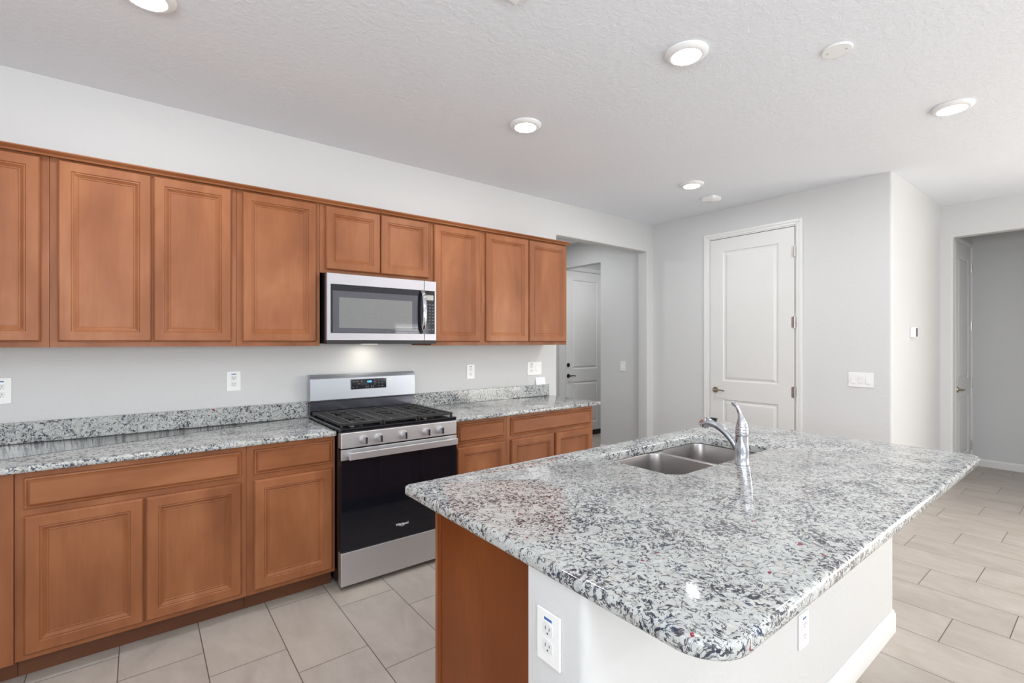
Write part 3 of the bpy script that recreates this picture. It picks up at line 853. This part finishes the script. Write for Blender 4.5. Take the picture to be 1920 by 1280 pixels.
# burners and grates
for (bx, by, br) in ((1.055, -.50, .045), (1.055, -.22, .036), (1.266, -.36, .034), (1.477, -.50, .050), (1.477, -.22, .036)):
    bm = B(); lathe(bm, (bx, by, .9182), 'z', [(br+.018, 0), (br+.016, .003), (br+.004, .0045), (br+.002, .008), (br, .012), (br-.008, .0135)], 28)
    obj('burner', bm, M['black_matte'], rg, True)
def grate(x0, x1, mid=False):
    bm = B(); y0, y1 = -.655, -.090; zt = .944; zb = .929; t = .0055
    def bar(xa, xb, ya, yb, z0=zb, z1=zt): box(bm, xa, xb, ya, yb, z0, z1, .0015, 1)
    bar(x0, x0+.012, y0, y1); bar(x1-.012, x1, y0, y1)
    bar(x0+.012, x1-.012, y0, y0+.014); bar(x0+.012, x1-.012, y1-.014, y1)
    n = 13
    for i in range(1, n):
        y = y0+.007+(y1-y0-.014)*i/n
        if mid:
            gaps = [(x0+(x1-x0)*.35, x0+(x1-x0)*.72)] if i in (5, 7) else []
        else:
            gaps = {2: [(.30, .46), (.56, .72)], 4: [(.30, .46), (.56, .72)], 3: [(.36, .5)], 8: [(.30, .46), (.56, .72)], 10: [(.30, .46), (.56, .72)], 9: [(.36, .5)]}.get(i, [])
            gaps = [(x0+(x1-x0)*a, x0+(x1-x0)*b) for a, b in gaps]
        cur = x0+.012
        for a, b in gaps: bar(cur, a, y-t, y+t); cur = b
        bar(cur, x1-.012, y-t, y+t)
    for q in ((.29, .33),):
        pass
    for xx in ([x0+.3*(x1-x0), x0+.73*(x1-x0)]):
        bar(xx-t, xx+t, y0+.014, y1-.014, zb, zt-.001)
    for xx in (x0+.002, x1-.012):
        for yy in (y0+.002, y1-.014, (y0+y1)/2): box(bm, xx, xx+.010, yy, yy+.012, .9181, zb)
    return obj('grate', bm, M['iron'], rg)
grate(RX0+.012, RX0+.262); grate(RX0+.266, RX1-.266, True); grate(RX1-.262, RX1-.012)

# ------------------------------------------------------------------ microwave
mx0, mx1, my, mz0, mz1 = .897, 1.653, -.402, 1.418, 1.834
mw = thing('microwave', ((mx0+mx1)/2, -.2, mz0), 'stainless steel over the range microwave under the short cabinet', 'microwave')
bm = B(); box(bm, mx0, mx1, my+.030, -.003, mz0-.022, mz1+.004, .003, 1)
obj('housing', bm, M['black'], mw)
xs_ = 1.558      # door / panel split
bm = B()
# steel door frame around the window opening
wx0, wx1, wz0, wz1 = .921, xs_-.004, 1.464, 1.766
outer = [(mx0+.001, mz0), (xs_-.0012, mz0), (xs_-.0012, mz1), (mx0+.001, mz1)]
def fr(bm, o, i, yf, yb):
    lo = [[(a, yb, b) for a, b in o], [(a, yf+.003, b) for a, b in o], [(a, yf, b) for a, b in offset2(o, .003)], [(a, yf, b) for a, b in i], [(a, yb, b) for a, b in i]]
    rings(bm, lo+[lo[0]], False, False)
fr(bm, outer, [(wx0, wz0), (wx1, wz0), (wx1, wz1), (wx0, wz1)], my, my+.0295)
mdoor = obj('door', bm, M['steel_cool'], mw)
bm = B(); box(bm, wx0+.0005, wx1-.0005, my+.003, my+.028, wz0+.0005, wz1-.0005)
obj('window_frame', bm, M['lcd'], mdoor)
gl = newmat('microwave_glass')
gl[2].inputs['Roughness'].default_value = 0.03
gl[2].inputs['Specular IOR Level'].default_value = 0.6
n_ = noise(gl[1], pos(gl[1]), 900, 0); L(gl[1], ramp(gl[1], n_, [(0.45, (0.15, 0.155, 0.155)), (0.6, (0.22, 0.225, 0.22))]), gl[2].inputs['Base Color'])  # mesh grey, raised so the screen also imitates the pale reflected room
mid_ = plain('tinted_glass', (0.075, 0.075, 0.092), 0.03, 0.0, 0.6)
bm = B(); box(bm, wx0+.014, wx1-.046, my+.0020, my+.0029, wz0+.004, wz1-.040)
obj('window_glass', bm, mid_, mdoor)
bm = B(); box(bm, wx0+.052, wx1-.088, my+.0014, my+.0019, wz0+.032, wz1-.080)
obj('window_screen', bm, gl[0], mdoor)
bm = B()
hp = catmull([(1.541, my-.002, 1.470), (1.541, my-.026, 1.500), (1.541, my-.040, 1.560), (1.541, my-.043, 1.615), (1.541, my-.040, 1.672), (1.541, my-.026, 1.735), (1.541, my-.002, 1.763)], 5)
tube(bm, hp, [(.014, .006)]*len(hp), 14)
obj('door_handle', bm, M['chrome'], mdoor, True)
obj('brand_lettering', text_at('Whirlpool', .016, (1.215, my-.0002, 1.800), depth=.0002), M['emboss'], mdoor)
bm = B()
cx0, cx1 = xs_+.0012, mx1-.001
fr(bm, [(cx0, mz0), (cx1, mz0), (cx1, mz1), (cx0, mz1)], [(cx0+.003, wz0), (cx1-.014, wz0), (cx1-.014, wz1), (cx0+.003, wz1)], my, my+.0295)
cp_ = obj('control_panel', bm, M['steel_cool'], mw)
bm = B(); box(bm, cx0+.0035, cx1-.0145, my+.002, my+.028, wz0+.0005, wz1-.0005)
kp = obj('keypad', bm, M['lcd'], cp_)
bm = B(); box(bm, cx0+.012, cx1-.024, my+.0008, my+.0019, 1.700, 1.735)
obj('display', bm, plain('pale_lcd', (0.42, 0.43, 0.36), 0.15), cp_)
for r in range(9):
    for c in range(3):
        if r == 7: continue
        x = cx0+.017+c*.024; z = 1.668-r*.0215
        wd = .006 if r >= 3 and r < 7 else .009
        obj('key', box(B(), x-wd/2-.002, x+wd/2+.002, my+.0012, my+.0019, z-.0028, z+.0028), M['legend'], cp_)
bm = B(); box(bm, mx0+.002, mx1-.002, my+.004, my+.0295, mz0-.022, mz0-.0005)
obj('bottom_grille', bm, M['black_matte'], mw)
lamp = bpy.data.lights.new('cooktop_lamp', 'AREA'); lamp.shape = 'RECTANGLE'; lamp.size = .08; lamp.size_y = .03; lamp.energy = 0.45; lamp.color = (1, .93, .82)
lo = bpy.data.objects.new('cooktop_lamp', lamp); sc.collection.objects.link(lo); lo.location = (1.27, -.13, mz0-.026); lo.parent = None
obj('cooktop_light', box(B(), 1.22, 1.32, -.16, -.10, mz0-.0245, mz0-.0222), emit('cooktop_lens', (1, .94, .85), 2.0), mw)

# ------------------------------------------------------------------ outlets, switches
def place(bm, face, c, u, z):
    """local (u right, v up, w out) -> world.  'y-' wall faces -y ; 'x-' wall faces -x (seen right = -y)"""
    for v in bm.verts:
        a, b, d = v.co
        v.co = Vector((u+a, c-d, z+b)) if face == 'y-' else Vector((c-d, u-a, z+b))
    return bm
def lbox(bm, u0, u1, v0, v1, d0, d1, bev=0.0):
    return box(bm, u0, u1, v0, v1, d0, d1, bev, 2)
def wall_plate(name, face, c, u, z, wd, ht, gangs, label, cat, group=None, blue=True):
    base = (u, c, z) if face == 'y-' else (c, u, z)
    root = thing(name, base, label, cat, group)
    bm = B(); lbox(bm, -wd/2, wd/2, -ht/2, ht/2, .0003, .006, .002); place(bm, face, c, u, z)
    obj('cover_plate', bm, M['plate'], root)
    n = len(gangs)
    for i, g in enumerate(gangs):
        gu = (i-(n-1)/2)*wd*(.42 if n == 2 else .30)
        if g == 'outlet':
            for s in (-1, 1):
                bm = B(); q = rrect(gu-.0165, gu+.0165, s*.0195-.0145, s*.0195+.0145, .008, 5)
                prism(bm, q, 'z', .0061, .0076); place(bm, face, c, u, z)
                rc = obj('receptacle', bm, M['receptacle'], root)
                bm = B()
                for du, hh in ((-.0065, .008), (.0065, .0065)): lbox(bm, gu+du-.0011, gu+du+.0011, s*.0195+.001-hh/2+.002, s*.0195+.001+hh/2+.002, .0077, .0079)
                lathe(bm, (gu, s*.0195-.008, .0077), 'z', [(.0024, 0), (.0024, .0002)], 10)
                place(bm, face, c, u, z); obj('slots', bm, M['plate_dark'], rc)
            if blue:
                bm = B(); lbox(bm, gu-.013, gu+.013, ht*.5-.021, ht*.5-.015, .0061, .0064); place(bm, face, c, u, z)
                obj('blue_strip', bm, M['blue_tape'], root)
        else:
            bm = B(); k = wd*(.15 if n == 2 else .10 if n == 3 else .21)
            lbox(bm, gu-k, gu+k, -.033, .033, .0061, .0072); place(bm, face, c, u, z)
            rk = obj('rocker_frame', bm, M['receptacle'], root)
            bm = B()
            prism(bm, [(-.030, .0073), (.030, .0073), (.030, .0082 if g != 'up' else .0115), (0, .0090), (-.030, .0115 if g != 'up' else .0082)], 'x', gu-k*.82, gu+k*.82)
            place(bm, face, c, u, z); obj('rocker', bm, M['plate'], rk)
    return root
OG = 'white outlets on the kitchen wall'
wall_plate('outlet', 'y-', 0, -.5415, 1.168, .079, .128, ['outlet'], 'white wall outlet at the left edge of the picture above the backsplash', 'outlet', OG)
wall_plate('outlet', 'y-', 0, .4575, 1.167, .077, .121, ['outlet'], 'white wall outlet left of the range under the two door upper cabinet', 'outlet', OG)
wall_plate('outlet', 'y-', 0, 2.196, 1.159, .077, .121, ['outlet'], 'narrow looking white wall outlet right of the range', 'outlet', OG)
wall_plate('outlet_switch', 'y-', 0, 2.901, 1.163, .174, .121, ['outlet', 'switch'], 'wide white plate with an outlet and a switch beside the passage opening', 'outlet')
wall_plate('light_switch', 'x-', XP, -2.036, 1.095, .175, .121, ['switch', 'up', 'switch'], 'white triple light switch right of the pantry door', 'light switch')
wall_plate('light_switch', 'x-', XP, .437, 1.110, .080, .121, ['switch'], 'single white light switch on the passage wall', 'light switch')
wall_plate('outlet', 'x-', KX0, -2.577, .727, .078, .121, ['outlet'], 'white outlet on the short end of the island half wall beside the stained panel', 'outlet', 'island outlets')
wall_plate('outlet', 'y-', KY0, 1.850, .393, .080, .105 if 0 else .121, ['outlet'], 'white outlet on the long face of the island half wall under the overhang', 'outlet', 'island outlets')
# thermostat
th_ = thing('thermostat', (5.28, YS, 1.49), 'small white thermostat on the bright short wall', 'thermostat')
obj('case', box(B(), 5.228, 5.335, YS-.030, YS-.0005, 1.447, 1.536, .004, 2), M['plate'], th_)
obj('screen', box(B(), 5.284, 5.329, YS-.0315, YS-.0301, 1.455, 1.528), plain('brown_screen', (0.13, 0.10, 0.10), 0.25), th_)
# folded card leaning on the backsplash
bm = B()
prism(bm, [(-.0185, 1.0095), (-.0025, 1.078), (-.0015, 1.078), (-.0030, 1.0095), (-.0045, 1.0095), (-.0035, 1.070), (-.0170, 1.0095)], 'x', 2.912, 3.030)
tag(obj('folded_card', bm, M['card']), 'small white folded card propped on the backsplash under the wide wall plate', 'card')

# ------------------------------------------------------------------ ceiling fixtures
root0 = None
LP = [((2.028, -2.121), 'round recessed light nearest the picture centre above the island'),
      ((1.905, -1.082), 'round recessed light above the aisle in front of the range'),
      ((3.752, -1.090), 'round recessed light beside the smoke detector'),
      ((3.706, -2.772), 'round recessed light nearest the bright short wall'),
      ((0.020, -1.040), 'round recessed light cut off by the top edge of the picture')]
for (lx, ly), lab in LP:
    if root0 is None:
        r = thing('recessed_light', (lx, ly, H), lab, 'ceiling light', 'round recessed ceiling lights')
        obj('trim_ring', lathe(B(), (lx, ly, H), 'z', [(.098, -.0003), (.098, -.006), (.088, -.016), (.070, -.021), (.066, -.0195), (.066, -.0003)], 40), M['plate'], r, True)
        obj('lens', lathe(B(), (lx, ly, H), 'z', [(.0655, -.004), (.0655, -.0185), (.045, -.0215), (.015, -.0225)], 36), M['lens'], r, True)
        root0 = r
    else:
        r = copy_tree(root0); r.location = (lx, ly, H); tag(r, lab)
cp_r = thing('ceiling_cover', (2.558, -2.565, H), 'round blank white cover plate on the ceiling with two screws', 'cover plate')
obj('disc', lathe(B(), (2.558, -2.565, H), 'z', [(.062, -.0003), (.062, -.004), (.058, -.008), (.02, -.009)], 40), M['plate'], cp_r, True)
for s in (-1, 1):
    obj('screw', lathe(B(), (2.558+s*.010, -2.565-s*.036, H-.0086), 'z', [(.004, 0), (.004, -.0012)], 10), M['hinge'], cp_r, True)
sd = thing('smoke_detector', (4.245, -.988, H), 'white square smoke detector on the ceiling above the pantry door', 'smoke detector')
bm = B()
sq = rrect(4.245-.070, 4.245+.070, -.988-.070, -.988+.070, .025, 6)
rings(bm, [[(*q, H-.0003) for q in sq], [(*q, H-.018) for q in sq], [(*q, H-.024) for q in offset2(sq, .004)], [(*q, H-.034) for q in offset2(sq, .020)], [(*q, H-.036) for q in offset2(sq, .026)]])
obj('case', bm, M['plate'], sd, True)
obj('sounder_grille', lathe(B(), (4.245, -.988, H-.0358), 'z', [(.022, 0), (.022, -.003), (.016, -.004)], 24), M['receptacle'], sd, True)

vx0, vx1, vy0, vy1 = .835, 1.190, -2.15, -1.893
vt = thing('ceiling_vent', ((vx0+vx1)/2, (vy0+vy1)/2, H), 'white ceiling air vent whose corner shows at the top edge of the picture', 'air vent')
bm = B()
fo_ = [(vx0, vy0), (vx1, vy0), (vx1, vy1), (vx0, vy1)]; fi_ = offset2(fo_, .028)
rings(bm, [[(*q, H-.0003) for q in fo_], [(*q, H-.008) for q in fo_], [(*q, H-.014) for q in offset2(fo_, .006)], [(*q, H-.014) for q in fi_], [(*q, H-.0003) for q in fi_], [(*q, H-.0003) for q in fo_]], False, False)
obj('frame', bm, M['plate'], vt)
for i in range(9):
    x = vx0+.045+i*(vx1-vx0-.09)/8
    obj('slat', prism(B(), [(x-.010, H-.002), (x-.009, H-.002), (x+.008, H-.012), (x+.007, H-.012)], 'y', vy0+.028, vy1-.028), M['plate'], vt)
